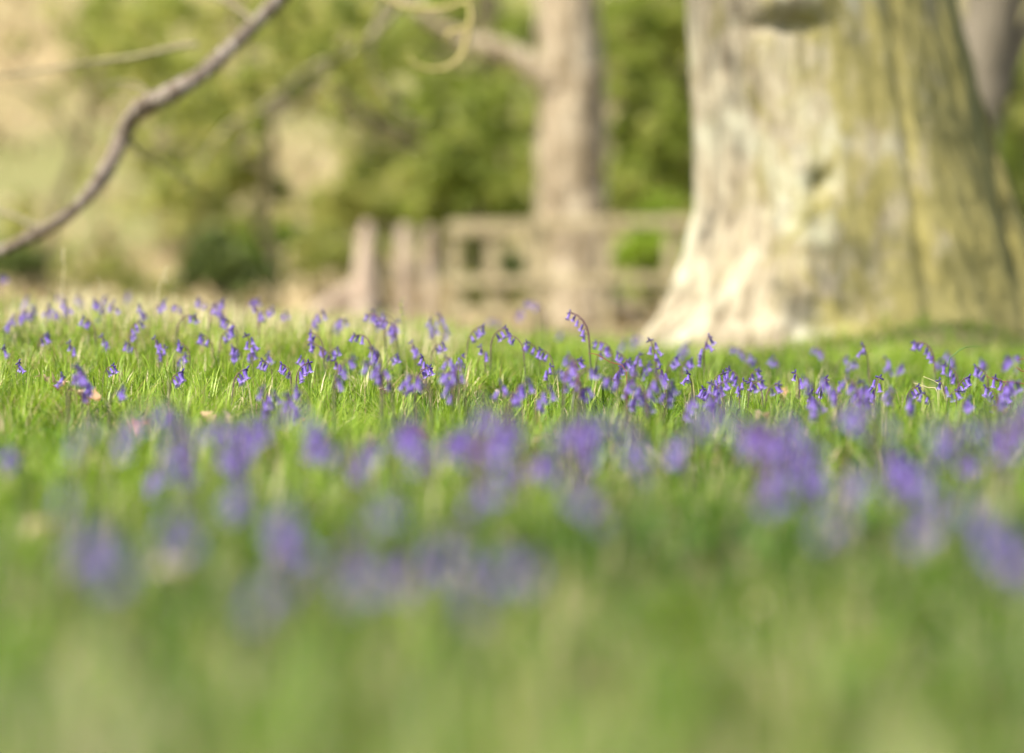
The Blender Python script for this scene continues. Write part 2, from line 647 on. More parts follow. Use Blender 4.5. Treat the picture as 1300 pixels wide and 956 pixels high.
tag(do, 'dead straw coloured grass stems scattered through the green grass', 'dry grass', kind='stuff')

# dead bracken and brown grass on the far slope
num = 42000
x = RNG.uniform(-34, 34, num)
y = 30 + 130 * RNG.random(num) ** 1.1
k = (np.abs(x) < y * .16 + 3)
x, y = x[k], y[k]
num = len(x)
pt = vnoise(x, y, .35, 21)
kk = pt + RNG.normal(0, .5, num) > -.2
x, y = x[kk], y[kk]
num = len(x)
szf = np.clip((y - 26) / 30, .18, 1)
V, q, t3, rr = blades(x, y, szf * RNG.uniform(.15, .55, num), szf * RNG.uniform(.08, .28, num), np.clip(RNG.normal(.7, .3, num), .1, 1.3),
                      RNG.uniform(0, 6.28, num), np.clip(RNG.normal(.55, .3, num), 0, 1))
fo = link('dead_bracken', mesh_np('dead_bracken', V, q, t3, rr), M['litter'])
tag(fo, 'tan dead bracken and leaf litter covering the slope behind the fence', 'bracken', kind='stuff')


# ------------------------------------------------------------------ foliage
def leaves(cent, nleaf, size, rlo=0.0, rhi=1.0, flat=.8):
    """cent: list of (centre Vector, radius). random leaf quads (bent diamonds) through each clump"""
    Vs, r4 = [], []
    tot = sum(c[1] ** 2 for c in cent)
    nleaf *= 2
    for c, rad in cent:
        n_ = max(20, int(nleaf * rad ** 2 / tot))
        # sub-clumps give gaps
        ns = max(3, int(n_ / 45))
        sub = RNG.normal(0, 1, (ns, 3)) * rad * .66
        sub[:, 2] *= flat
        tone = RNG.uniform(rlo, rhi, ns)
        wsub = RNG.integers(0, ns, n_)
        P = np.array(c) + sub[wsub] + RNG.normal(0, 1, (n_, 3)) * rad * .17
        a = RNG.normal(0, 1, (n_, 3))
        a /= np.linalg.norm(a, axis=1)[:, None]
        b = np.cross(a, RNG.normal(0, 1, (n_, 3)))
        b /= np.linalg.norm(b, axis=1)[:, None]
        s = size * RNG.uniform(.6, 1.3, n_)[:, None]
        Vs.append(np.stack([P - a * s, P + b * s * .55, P + a * s, P - b * s * .55], 1).reshape(-1, 3))
        r4.append(np.repeat(np.clip(tone[wsub] + RNG.normal(0, .12, n_), 0, 1), 4))
    V = np.concatenate(Vs)
    nf = len(V) // 4
    q = np.arange(nf * 4).reshape(-1, 4)
    return mesh_np('crown', V, q, None, np.concatenate(r4), False)


def tree(name, base, trunk_pts, radii, limbs, clumps, nleaf, lsize, bmat, lmat, label, cat='tree', group=None, rlo=0., rhi=1., sides=12, rough=.25):
    root = empty(name, base, label, cat, group)
    mb = MB()
    P = mb.tube([Vector(base) - Vector((0, 0, .15))] + [Vector(q) for q in trunk_pts], radii, sides, rough=rough, smooth=4)
    tk = mb.build('trunk', M[bmat], root)
    for lp, lr in limbs:
        lb = MB()
        lb.tube(lp, lr, 8, rough=.2)
        lb.build('limb', M[bmat], root)
    if clumps:
        me = leaves(clumps, nleaf, lsize, rlo, rhi)
        link('crown', me, M[lmat], root)
    return root


def clumps_px(lst, d, spread=1.5):
    s = F / d
    return [(at(px, py, d + random.uniform(-spread, spread)), r / s) for px, py, r in lst]


# ------------------------------------------------------------------ the big oak
OAKY = 18.0
oc = at(1050, 330, OAKY)
obase = Vector((oc.x, OAKY, 0))
SPX = F / OAKY


def interp(tab, z):
    for i in range(len(tab) - 1):
        if z <= tab[i + 1][0]:
            t = (z - tab[i][0]) / (tab[i + 1][0] - tab[i][0])
            t = t * t * (3 - 2 * t) * .35 + t * .65
            return tab[i][1] * (1 - t) + tab[i + 1][1] * t
    return tab[-1][1]


def zp(py):
    return CAMZ + (330 - py) / SPX


Ltab = sorted([(zp(-420), 872), (zp(-200), 868), (zp(0), 870), (zp(100), 877), (zp(200), 884), (zp(265), 884), (zp(320), 868), (zp(365), 850), (zp(400), 832), (zp(430), 806), (zp(480), 770)])
Rtab = sorted([(zp(-420), 1215), (zp(-200), 1205), (zp(0), 1217), (zp(100), 1240), (zp(180), 1262), (zp(260), 1293), (zp(330), 1328), (zp(380), 1352), (zp(430), 1390), (zp(480), 1430)])
NT, NZ = 300, 230
ztop = 3.9
rows = []
lobes = [(-2.95, .62, .20), (-2.05, .22, .02), (-1.35, .20, .07), (-.75, .18, .12), (-.25, .25, .16), (.7, .3, .2), (1.6, .3, .2), (2.5, .3, .2)]
for i in range(NZ + 1):
    t = i / NZ
    z = -.25 + (ztop + .25) * t ** 1.25
    l = (interp(Ltab, z) - 650) / F * OAKY
    r = (interp(Rtab, z) - 650) / F * OAKY
    cx, hw = (l + r) / 2, (r - l) / 2
    dep = hw * .82
    row = []
    flare = math.exp(-max(z, 0) / .30)

    def lob(a):
        f_ = 1.0
        for (la, lw, amp) in lobes:
            dd = (a - la + math.pi) % (2 * math.pi) - math.pi
            f_ += amp * (flare * .9 + .03) * math.exp(-(dd / lw) ** 2)
        return f_
    fl, fr = lob(math.pi), lob(0)
    for j in range(NT):
        a = 2 * math.pi * j / NT - math.pi
        ca, sa = math.cos(a), math.sin(a)
        wl = .5 - .5 * ca
        f = lob(a) / (fl * wl + fr * (1 - wl))
        # long ridges that wander and lean right with height
        aa = a + .10 * math.sin(z * 1.3)
        rid = noise.noise(Vector((math.cos(aa) * 4.2, math.sin(aa) * 4.2, z * .55)))
        rid2 = noise.noise(Vector((math.cos(aa) * 11, math.sin(aa) * 11, z * 1.5 + 7)))
        fis = abs(noise.noise(Vector((math.cos(aa) * 24, math.sin(aa) * 24, z * 2.6 + 3))))
        lump = noise.noise(Vector((ca * 1.6, sa * 1.6, z * 1.7 + 5)))
        rr = f + .034 * rid + .018 * rid2 - (.016 + .018 * max(0, ca)) * max(0, .22 - fis) * 4 + .05 * lump
        x = cx + hw * ca * rr
        y = OAKY + dep * sa * rr
        # swollen branch collar near the top of the picture with a hollow under it
        bx = (x - (982 - 650) / F * OAKY) / .20
        if sa < 0:
            bz = (z - zp(6)) / .095
            lip = math.exp(-(bx ** 2 + bz ** 2))
            hz_ = (z - zp(42)) / .03
            hol = math.exp(-(bx * 1.15) ** 2 - hz_ ** 2)
            kx = (x - (1030 - 650) / F * OAKY) / .06
            kz = (z - zp(238)) / .07
            knot = math.exp(-kx ** 2 - kz ** 2)
            y += -.10 * lip + .035 * hol + .075 * knot
            # the long dark groove on the right flank
            gx = (x - ((1225 - 650) / F * OAKY + (zp(60) - z) * .17)) / .035
            if z < 2.2:
                y += .06 * math.exp(-gx ** 2)
            gx2 = (x - ((1125 - 650) / F * OAKY + (zp(100) - z) * .12)) / .03
            y += .032 * math.exp(-gx2 ** 2)
        row.append(Vector((x, y, z)))
    rows.append(row)
oak = empty('oak_tree', obase, 'huge old oak with pale flared bark and mossy right side at field edge', 'tree')
mb = MB()
bidx = mb.grid(rows, True)
mb.cap(bidx, NT, NZ)
tr = mb.build('trunk', M['oak'], oak)


def limb(pts, rad, name='limb', material='bark', sides=12, parent=oak, rough=.2):
    b = MB()
    b.tube(pts, rad, sides, rough=rough, smooth=5)
    return b.build(name, M[material], parent)


tx = oc.x
# main limbs above the picture
limb([(tx - .1, 18, 3.6), (tx - .6, 17.7, 4.9), (tx - 1.9, 17.0, 6.2), (tx - 3.6, 16.2, 7.2)], [.46, .36, .24, .12])
limb([(tx + .1, 18, 3.6), (tx + .5, 18.2, 5.2), (tx + .6, 18.4, 7.0), (tx + 1.2, 18.6, 9.4)], [.46, .38, .30, .16])
limb([(tx + .2, 18, 3.5), (tx + 1.4, 18.4, 4.8), (tx + 3.2, 18.9, 5.9), (tx + 5.2, 19.3, 6.6)], [.40, .28, .20, .10])
limb([(tx - .2, 18, 3.5), (tx - .8, 18.8, 5.4), (tx - 2.0, 20.0, 7.3), (tx - 3.2, 21.5, 8.8)], [.40, .28, .20, .10])
# the drooping bare branch at the left of the picture
DD = 16.8
pts = [(tx - 1.7, 17.1, 6.0), (-2.3, 17.5, 4.6), (-1.5, 17.2, 3.0)]
path = [(450, -120), (372, -22), (325, 30), (285, 68), (252, 98), (218, 118), (186, 134), (166, 152), (153, 178), (140, 208), (118, 240), (92, 268), (66, 287), (35, 302), (0, 318), (-50, 338), (-110, 352)]
pts += [tuple(at(a, b, DD + .15 * math.sin(i))) for i, (a, b) in enumerate(path)]
rad = [.15, .11, .08, .062, .036, .030, .034, .031, .044, .039, .034, .041, .034, .031, .030, .026, .028, .022, .020, .016, .010]
dl = limb(pts, rad, 'drooping_limb', 'twig', 12, rough=.35)
dl['label'] = 'bare grey brown limb drooping across the upper left, lit on top'
for tp, tr_ in (([(252, 56), (215, 62), (170, 72), (120, 78), (60, 88), (0, 96), (-60, 100)], [.016, .016, .014, .012, .010, .008, .005]),
                ([(325, 30), (300, 10), (260, -8), (200, -22)], [.018, .014, .010, .006]),
                ([(66, 287), (40, 285), (12, 272), (-40, 262)], [.016, .014, .012, .008]),
                ([(160, 165), (168, 182), (185, 200), (205, 208), (240, 232)], [.014, .010, .008, .006, .004]),
                ([(190, 130), (182, 112), (150, 104), (128, 110)], [.012, .009, .006, .004])):
    limb([at(a, b, DD + .1 + .05 * i) for i, (a, b) in enumerate(tp)], [q_ * .8 for q_ in tr_], 'side_branch', 'sidetwig', 8)
# curled yellowish twig hanging into the top of the picture
limb([at(a, b, 16.6) for a, b in ((430, -60), (470, -18), (500, 4), (535, 12), (570, 9), (592, 2), (598, 18), (594, 42), (588, 66), (574, 82), (552, 88), (532, 84), (520, 74))],
     [.011, .010, .010, .012, .011, .010, .012, .012, .011, .010, .008, .006, .004], 'hanging_twig', 'ytwig', 8)
limb([at(a, b, 16.6) for a, b in ((596, 28), (586, 38), (572, 40), (566, 52))], [.008, .010, .010, .006], 'hanging_twig', 'ytwig', 8)
limb([at(a, b, 16.7) for a, b in ((470, -18), (520, -30), (575, -26), (600, -6))], [.010, .010, .009, .006], 'hanging_twig', 'ytwig', 8)
limb([(tx - .6, 17.7, 4.9), (.3, 16.4, 6.1), (-.6, 14.8, 6.8), (-1.5, 13.2, 7.1)], [.22, .16, .11, .05])  # unseen limb added in the sun's path, its leaf clumps shade the trunk
limb([(tx - 2.0, 20.0, 7.3), (-.6, 24.5, 5.2)] + [at(a, b, 26) for a, b in ((560, -90), (520, -10), (455, 60), (392, 88), (330, 140), (285, 165), (235, 240))], [.12, .07, .030, .026, .024, .022, .019, .014, .007], 'drooping_limb', 'sidetwig', 10)
limb([at(a, b, 26) for a, b in ((440, 40), (400, 110), (330, 150), (300, 205))], [.022, .017, .012, .006], 'side_branch', 'sidetwig', 8)
limb([at(a, b, 26) for a, b in ((500, -20), (470, 60), (490, 120), (540, 165))], [.022, .017, .012, .006], 'side_branch', 'sidetwig', 8)
cl2 = [(at(a, b, 26 + random.uniform(-.5, .5)), .13) for a, b in ((440, 45), (400, 80), (360, 105), (330, 150), (300, 180), (270, 215), (235, 235), (470, 70), (500, 125), (540, 160), (385, 20), (340, 50), (420, 130), (250, 130), (300, 90), (220, 180), (480, 20), (530, 60))]
link('crown', leaves(cl2, 2600, .022, .1, 1), M['olive'], oak)
# sparse young crown above the frame: dapples the trunk and the field
cl = []
for (x, y, z, r_) in ((-3.6, 16.2, 7.2, .9), (-2.6, 16.8, 6.6, .7), (-1.7, 17, 6.6, .6), (5.8, 19.2, 6.8, 1.2), (2.7, 18.6, 9.5, 1.5), (-1.8, 21.3, 8.9, 1.3),
                      (1.2, 18.2, 8.2, .9), (4.0, 18.9, 6.3, .9), (-.4, 15.2, 5.4, .35), (-1.4, 14.8, 4.9, .3), (-.6, 14.9, 6.7, .55), (-1.2, 13.9, 6.9, .6), (-.1, 15.6, 6.3, .4), (-1.9, 12.9, 7.2, .6), (-2.4, 14.4, 6.9, .5)):
    cl.append((Vector((x, y, z)), r_))
link('crown', leaves(cl, 9000, .035), M['fresh'], oak)

# ------------------------------------------------------------------ middle beech behind the fence
D = 46.0
s = F / D
b0 = at(727, 430, D)
b0.z = gz(b0.x, D)
pts = [at(a, b, D) for a, b in ((733, 395), (729, 350), (727, 300), (726, 250), (727, 170), (725, 90), (720, 0), (716, -120), (712, -320), (716, -600))]
rad = [62 / s, 56 / s, 50 / s, 46 / s, 43.5 / s, 42.5 / s, 41 / s, 39 / s, 38 / s, 34 / s, 22 / s]
mid = empty('beech_tree', b0, 'smooth grey beech trunk standing just behind the wooden gate and rails', 'tree')
b = MB()
b.tube([Vector(b0) - Vector((0, 0, .2))] + pts, rad, 32, rough=.16, smooth=6)
b.build('trunk', M['bark'], mid)
limb([at(a, b_, D - .2) for a, b_ in ((705, 108), (684, 92), (664, 76), (640, 64), (615, 56), (590, 50), (540, 20), (480, -40))], [.17, .15, .13, .12, .10, .09, .07, .05], 'limb', 'bark', 10, mid)
limb([at(a, b_, D) for a, b_ in ((745, 395), (775, 385), (800, 398), (820, 415))], [.18, .14, .11, .06], 'root', 'bark', 10, mid)
limb([at(a, b_, D) for a, b_ in ((716, -380), (640, -520), (520, -640))], [.30, .20, .10], 'limb', 'bark', 10, mid)
limb([at(a, b_, D) for a, b_ in ((716, -480), (820, -640), (930, -780))], [.28, .18, .10], 'limb', 'bark', 10, mid)
link('crown', leaves(clumps_px([(520, -640, 110), (620, -700, 120), (760, -760, 140), (900, -800, 120), (700, -560, 70)], D), 5000, .07), M['fresh'], mid)

# ------------------------------------------------------------------ other trees beyond
def px_tree(name, d, tp, rpx, limbs, cl, nleaf, ls, bm, lm, label, cat='tree', group='trees beyond the fence', rlo=0., rhi=1.):
    s_ = F / d
    p0 = at(tp[0][0], tp[0][1], d)
    base = Vector((p0.x, d, gz(p0.x, d)))
    return tree(name, base, [at(a, b_, d) for a, b_ in tp[1:]], [r_ / s_ for r_ in rpx],
                [([at(a, b_, d + dd) for a, b_, dd in l], [q / s_ for q in lr]) for l, lr in limbs],
                clumps_px(cl, d), nleaf, ls, bm, lm, label, cat, group, rlo, rhi)


px_tree('ivy_tree', 62, [(620, 380), (618, 300), (622, 220), (615, 140), (620, 60), (612, -60), (618, -200)], [22, 20, 18, 15, 14, 12, 9],
        [([(616, 170, 0), (575, 185, -.3), (530, 175, -.5), (480, 150, -.7), (430, 135, -.8), (370, 140, -.8), (320, 165, -.8), (275, 205, -.6)], [8, 7, 7, 7, 6, 6, 5, 3]),
         ([(618, 90, 0), (560, 70, .4), (500, 60, .6), (440, 20, .6)], [8, 6, 5, 3]),
         ([(430, 135, -.8), (400, 100, -.6), (350, 70, -.4), (300, 60, 0)], [5, 4, 3, 2])],
        [(640, 250, 34), (600, 220, 38), (650, 130, 32), (570, 200, 34), (655, 180, 26), (590, 120, 34), (560, 255, 34), (645, 40, 34), (590, 10, 40), (500, 150, 30), (480, 60, 34),
         (540, 130, 28), (660, 280, 20), (530, 60, 34), (455, 90, 28)],
        8500, .075, 'darkbark', 'fresh', 'dark slender trunk wrapped in bright green leaves, left of the beech', rhi=.75)
px_tree('hawthorn_tree', 54, [(345, 400), (352, 330), (330, 280), (345, 210), (330, 120), (300, 20), (290, -120)], [9, 8, 7, 7, 6, 5, 4],
        [([(345, 220, 0), (300, 190, .3), (250, 180, .5), (200, 200, .4)], [6, 5, 4, 3]),
         ([(335, 140, 0), (390, 110, .3), (430, 120, .3), (480, 165, .2), (540, 190, 0)], [6, 6, 5, 5, 3])],
        [(270, 160, 36), (310, 200, 34), (250, 225, 26), (360, 90, 34), (300, 120, 32), (400, 60, 34), (430, 130, 24), (240, 110, 26), (350, 20, 40), (440, 10, 38), (480, 205, 22), (345, 240, 24), (480, 120, 26)],
        6000, .06, 'darkbark', 'olive', 'thin olive green hawthorn with arching twigs behind the drooping limb')
px_tree('young_tree', 66, [(40, 380), (60, 300), (95, 200), (120, 100), (140, 10), (150, -120)], [8, 7, 6, 6, 5, 4],
        [([(100, 190, 0), (60, 130, .2), (0, 100, .3)], [4, 3, 2]), ([(130, 60, 0), (190, 30, 0), (230, -20, 0)], [4, 3, 2])],
        [(140, 60, 30), (175, 20, 34), (120, 10, 26), (200, 75, 24), (215, 20, 30), (240, 75, 20), (110, 90, 18), (60, 130, 12), (20, 60, 14)],
        3000, .06, 'darkbark', 'fresh', 'young tree with patchy bright green leaves at the upper left', rlo=.3)
px_tree('maple_tree', 58, [(905, 400), (905, 250), (900, 120), (895, -20), (890, -150)], [16, 14, 13, 12, 9],
        [([(900, 120, 0), (860, 90, .2), (820, 60, .2), (790, 20, 0)], [8, 6, 5, 3]), ([(902, 220, 0), (860, 200, .2), (820, 210, .2)], [6, 5, 3])],
        [(800, 30, 36), (850, 20, 40), (830, 80, 38), (870, 110, 30), (795, 110, 26), (800, 170, 26), (850, 165, 34), (820, 215, 26), (870, 220, 26), (790, 250, 16)],
        7000, .07, 'darkbark', 'fresh', 'leafy green maple filling the gap between beech and oak', rhi=.85)
px_tree('hazel_tree', 52, [(1330, 400), (1325, 260), (1318, 120), (1330, -40)], [12, 10, 9, 7],
        [([(1325, 250, 0), (1300, 200, 0), (1285, 160, 0)], [5, 4, 3])],
        [(1300, 150, 36), (1290, 210, 32), (1310, 260, 38), (1330, 100, 40), (1275, 110, 22), (1350, 200, 50), (1290, 300, 26)],
        5500, .07, 'darkbark', 'fresh', 'bright green hazel leaves at the right edge behind the oak')
px_tree('sapling', 72, [(480, 380), (478, 300), (470, 200), (480, 80), (470, -80)], [8, 7, 6, 5, 4],
        [([(472, 200, 0), (430, 160, 0), (400, 120, 0)], [4, 3, 2]), ([(476, 240, 0), (520, 210, 0), (560, 200, 0)], [4, 3, 2])],
        [(480, 230, 44), (430, 250, 36), (540, 240, 40), (480, 160, 30), (530, 40, 46), (430, 60, 44), (590, 290, 28), (380, 30, 44), (400, 270, 30), (560, 140, 40)],
        4500, .08, 'bark', 'olive', 'pale olive sapling filling the gap left of the ivy covered trunk', rlo=.35)
px_tree('sapling', 76, [(215, 370), (210, 280), (220, 180), (200, 60), (190, -80)], [8, 7, 6, 5, 4],
        [([(216, 200, 0), (170, 160, 0), (120, 150, 0)], [4, 3, 2]), ([(210, 120, 0), (260, 80, 0), (300, 60, 0)], [4, 3, 2])],
        [(220, 190, 44), (200, 260, 36), (260, 250, 34), (180, 110, 40), (250, 90, 40), (310, 250, 30), (140, 40, 44), (300, 30, 40), (20, 300, 34), (330, 290, 24)],
        4500, .08, 'bark', 'olive', 'thin olive sapling behind the middle of the drooping limb', rlo=.3)
px_tree('sapling', 78, [(820, 380), (825, 250), (830, 120), (835, -80)], [8, 7, 6, 4],
        [([(828, 160, 0), (790, 120, 0)], [4, 2])],
        [(800, 60, 44), (850, 70, 44), (820, 160, 44), (860, 220, 40), (800, 230, 36), (840, 300, 30), (660, 60, 40), (650, 200, 34), (665, 270, 26)],
        4500, .08, 'bark', 'olive', 'olive sapling far behind the gap between beech and oak', rlo=.2)
px_tree('ash_tree', 34, [(1236, 400), (1238, 250), (1243, 160), (1254, 60), (1268, -40), (1290, -200), (1300, -380)], [30, 26, 27, 36, 42, 44, 38],
        [([(1276, 160, 0), (1283, 110, 0), (1296, 60, 0), (1320, 10, 0)], [2, 4, 8, 10])], [], 0, .05, 'ashbark', 'fresh',
        'grey leaning trunk partly hidden behind the right edge of the oak')


WIDE = [(-24, 78), (-19, 66), (-31, 92), (24, 74), (31, 88), (18, 60), (38, 100), (-40, 104), (-12, 104), (13, 112), (2, 118), (27, 120), (-28, 124), (-14.5, 50), (14, 47)]
proto_t = None
WORDS = ['from the left edge', 'by the young tree', 'past the thicket']
for i, (x_, y_) in enumerate(WIDE):
    if proto_t is None:
        B0 = Vector((x_, y_, gz(x_, y_)))
        cl_ = [(B0 + Vector((random.uniform(-2.6, 2.6), random.uniform(-2, 2), random.uniform(1.5, 7.5))), random.uniform(.9, 1.5)) for _ in range(15)]
        lb_ = [([B0 + Vector((0, 0, 2 + k * .5)), B0 + Vector((math.cos(k * 2.1), math.sin(k * 2.1), 3.2 + k * .6)), B0 + Vector((2.4 * math.cos(k * 2.1), 2.4 * math.sin(k * 2.1), 4 + k * .7))], [.10, .06, .02]) for k in range(6)]
        proto_t = tree('slope_tree', B0, [B0 + Vector((.1, 0, 1.5)), B0 + Vector((-.1, .1, 3.5)), B0 + Vector((.2, 0, 6.5))], [.26, .22, .18, .06], lb_, cl_, 5200, .10,
                       'darkbark', 'olive', 'small leafy tree high on the tan slope behind the fence', 'tree', 'small trees on the tan slope', .1, .9)
    else:
        e_ = proto_t.copy()
        COL.objects.link(e_)
        e_.location = (x_, y_, gz(x_, y_))
        e_.rotation_euler = (0, 0, i * 1.7)
        sc_ = .75 + .35 * ((i * 37) % 10) / 10
        e_.scale = (sc_, sc_, sc_)
        for ch in proto_t.children:
            c_ = ch.copy()
            COL.objects.link(c_)
            c_.parent = e_
            c_.matrix_parent_inverse = ch.matrix_parent_inverse.copy()


def shrub(name, d, cl, nleaf, ls, lm, label, group='shrubs beyond the fence', rlo=0., rhi=1.):
    cs = clumps_px(cl, d, .5)
    c0 = sum((c[0] for c in cs), Vector()) / len(cs)
    base = Vector((c0.x, d, gz(c0.x, d)))
    root = empty(name, base, label, 'shrub', group)
    mb_ = MB()
    for c, r_ in cs:
        mb_.tube([base + Vector((random.uniform(-.1, .1), 0, -.1)), (base + c) / 2 + Vector((random.uniform(-.1, .1), 0, .1)), c], [.03, .02, .008], 6)
    mb_.build('stem', M['darkbark'], root)
    link('foliage', leaves(cs, nleaf, ls, rlo, rhi), M[lm], root)
    return root


shrub('holly_bush', 48, [(262, 322, 20), (285, 335, 24), (300, 350, 22), (255, 345, 20), (330, 345, 18), (272, 300, 14)], 3800, .045, 'dark', 'low dark holly bush left of the pale stump, under the drooping limb')
shrub('elder_bush', 56, [(330, 315, 20), (345, 300, 16), (318, 330, 16)], 2200, .05, 'lime', 'small lime green bush just above the dark holly')
shrub('elder_bush', 58, [(405, 315, 26), (430, 330, 22), (385, 330, 20), (470, 318, 20)], 2200, .05, 'olive', 'wider olive green bush directly behind the pale stump')
shrub('laurel_bush', 60, [(15, 330, 20), (45, 338, 20), (-15, 325, 26)], 2400, .05, 'dark', 'dark bush at the left edge below the drooping limb end')
shrub('gorse_bush', 52, [(830, 300, 24), (800, 320, 18), (850, 330, 18), (840, 270, 18)], 2400, .05, 'lime', 'yellow green bush behind the rails between beech and oak')
shrub('yew_bush', 50, [(645, 335, 14), (655, 350, 14), (630, 350, 12)], 1800, .04, 'dark', 'small dark bush seen through the gate gap')
shrub('thicket_bush', 64, [(470, 270, 30), (520, 285, 26), (560, 300, 22), (440, 240, 26), (590, 290, 18)], 2600, .06, 'olive', 'pale olive thicket above the posts left of the gate')
shrub('bramble_bush', 54, [(590, 350, 16), (610, 380, 18), (650, 385, 18), (680, 380, 14), (600, 320, 14)], 1600, .05, 'olive', 'low olive bramble growing right behind the gate')
shrub('bramble_bush', 53, [(800, 375, 20), (840, 385, 20), (865, 370, 14), (820, 350, 14)], 1600, .05, 'lime', 'low green bramble growing behind the lower right rail')
shrub('bramble_bush', 56, [(130, 350, 22), (180, 362, 22), (230, 365, 16), (90, 345, 16)], 1400, .05, 'olive', 'low olive bramble on the open ground left of the holly')
shrub('thicket_bush', 70, [(790, 250, 26), (820, 262, 26), (860, 275, 26), (880, 240, 22)], 2600, .06, 'olive', 'olive thicket right of the beech above the rails')

# ------------------------------------------------------------------ fence and gate
D = 40.0
s = F / D
gt_ = at(628, 350, D)
gbase = Vector((gt_.x, D, gz(gt_.x, D)))
gate = empty('wooden_gate', gbase, 'weathered wooden field gate with two rails left of the beech trunk', 'gate')


def post(px, top, wpx, d, parent, name='post', material='wood', deep=.12, lean=0.):
    s_ = F / d
    a = at(px, top, d)
    z0 = gz(a.x, d) - .12
    b_ = MB()
    hgt = a.z - z0
    b_.box((a.x, d, z0 + hgt / 2), (wpx / s_, deep, hgt), 0, .015, lean, .004)
    return b_.build(name, M[material], parent, False)


def rail(x0, y0, x1, y1, hpx, d, parent, name='rail', material='wood', thick=.05, off=-.09):
    s_ = F / d
    a, c = at(x0, y0, d + off), at(x1, y1, d + off)
    ln = (c - a).length
    b_ = MB()
    ang = -math.asin((c.z - a.z) / ln)
    b_.box((a + c) / 2, (ln, thick, hpx / s_), 0, .01, ang, .003)
    return b_.build(name, M[material], parent, False)


for px, w_ in ((577, 14), (626, 16), (676, 14)):
    post(px, 281, w_, D, gate, 'upright', 'wood')
rail(568, 290, 686, 288, 17, D, gate)
rail(568, 358, 686, 357, 12, D, gate)
rail(568, 398, 686, 397, 12, D, gate)
fen = empty('rail_fence', at(775, 420, D), 'wooden post and rail fence running right from gate to oak', 'fence')
fen.location.z = gz(fen.location.x, D)
for px, w_ in ((692, 13), (770, 12), (852, 14), (930, 14)):
    post(px, 274, w_, D, fen)
rail(694, 283, 931, 281, 12, D, fen)
rail(694, 355, 931, 353, 11, D, fen)
for i, (px, top, w_, lab) in enumerate(((514, 288, 19, 'thick pale wooden post left of the gate, nearer the stump'), (545, 290, 14, 'pale wooden post just left of the gate'))):
    a = at(px, top, D)
    e = empty('fence_post', Vector((a.x, D, gz(a.x, D))), lab, 'post', 'posts left of the gate')
    post(px, top, w_, D, e, 'post_shaft', 'greywood')
    b_ = MB()
    t_ = at(px, top, D)
    b_.box((t_.x, D, t_.z + .010), (w_ / s * .8, .09, .03), 0, .012)
    b_.build('post_cap', M['greywood'], e, False)

# pale stump with a flared foot
D = 37.0
s = F / D
st = at(462, 345, D)
stump = empty('tree_stump', Vector((st.x, D, gz(st.x, D))), 'pale pinkish broken stump with wide flared foot left of the posts', 'stump')
rows = []
for i, (py, l, r) in enumerate(((440, 400, 500), (420, 408, 492), (400, 418, 487), (385, 430, 484), (368, 440, 481), (345, 449, 478), (320, 452, 477), (300, 456, 475), (288, 459, 473), (284, 462, 470))):
    a, c = at(l, py, D), at(r, py, D)
    cx, hw = (a.x + c.x) / 2, (c.x - a.x) / 2
    row = []
    for j in range(28):
        an = 2 * math.pi * j / 28
        rr = 1 + .12 * noise.noise(Vector((math.cos(an) * 2, math.sin(an) * 2, py * .02))) + .05 * math.cos(an * 5)
        row.append(Vector((cx + hw * rr * math.cos(an), D + min(hw, .28) * rr * math.sin(an), a.z + (.03 * math.sin(an * 3) if i > 7 else 0))))
    rows.append(row)
b_ = MB()
bi = b_.grid(rows, True)
b_.cap(bi, 28, len(rows) - 1)
b_.build('stump_body', M['greywood'], stump)
root_ = MB()
root_.tube([at(a, b2, D - .15) for a, b2 in ((446, 372), (425, 384), (404, 396), (384, 410))], [.11, .10, .08, .04], 10, rough=.2)
root_.build('root', M['greywood'], stump)

# ------------------------------------------------------------------ bluebells
def bell_mesh(var):
    """a nodding bell: pedicel at the origin, tube hanging along -Z, six recurved tips"""
    b_ = MB()
    L = .0185 + .002 * var
    seg = 12
    prof = ((0, .0014), (.0025, .0030), (.007, .0036), (.012, .0036), (L * .86, .0040))
    rows_ = [[Vector((r_ * math.cos(2 * math.pi * j / seg), r_ * math.sin(2 * math.pi * j / seg), -z)) for j in range(seg)] for z, r_ in prof]
    bb = b_.grid(rows_, True, .2)
    # lighter towards the mouth
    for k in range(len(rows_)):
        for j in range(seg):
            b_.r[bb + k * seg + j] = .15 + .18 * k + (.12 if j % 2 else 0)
    b_.cap(bb, seg, 0, True)
    z0 = -L * .86
    for k in range(6):
        a = 2 * math.pi * k / 6
        rows_ = []
        for t, wd in ((0, .42), (.5, .38), (1, .05)):
            rr = .0040 + (.0045 + .0010 * var) * math.sin(t * 1.9)
            zz = z0 - .0042 * math.sin(t * 2.2)
            rows_.append([Vector((rr * math.cos(a + sg * wd), rr * math.sin(a + sg * wd), zz)) for sg in (-1, 0, 1)])
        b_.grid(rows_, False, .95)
    return b_.mesh('bell')


def bud_mesh(n_):
    b_ = MB()
    for i in range(n_):
        d_ = Vector((random.uniform(-.5, .7), random.uniform(-.5, .5), random.uniform(-.2, 1.0))).normalized()
        L = random.uniform(.009, .014)
        b_.tube([Vector((0, 0, 0)), d_ * L * .35, d_ * L * .8, d_ * L], [.0008, .0024, .0022, .0004], 6, random.random(), smooth=2)
    return b_.mesh('bud')


BELLS = [bell_mesh(v) for v in (-.5, 0, 1)]
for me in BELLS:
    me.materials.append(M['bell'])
BUDS = [bud_mesh(k) for k in (2, 3, 4)]
for me in BUDS:
    me.materials.append(M['bud'])


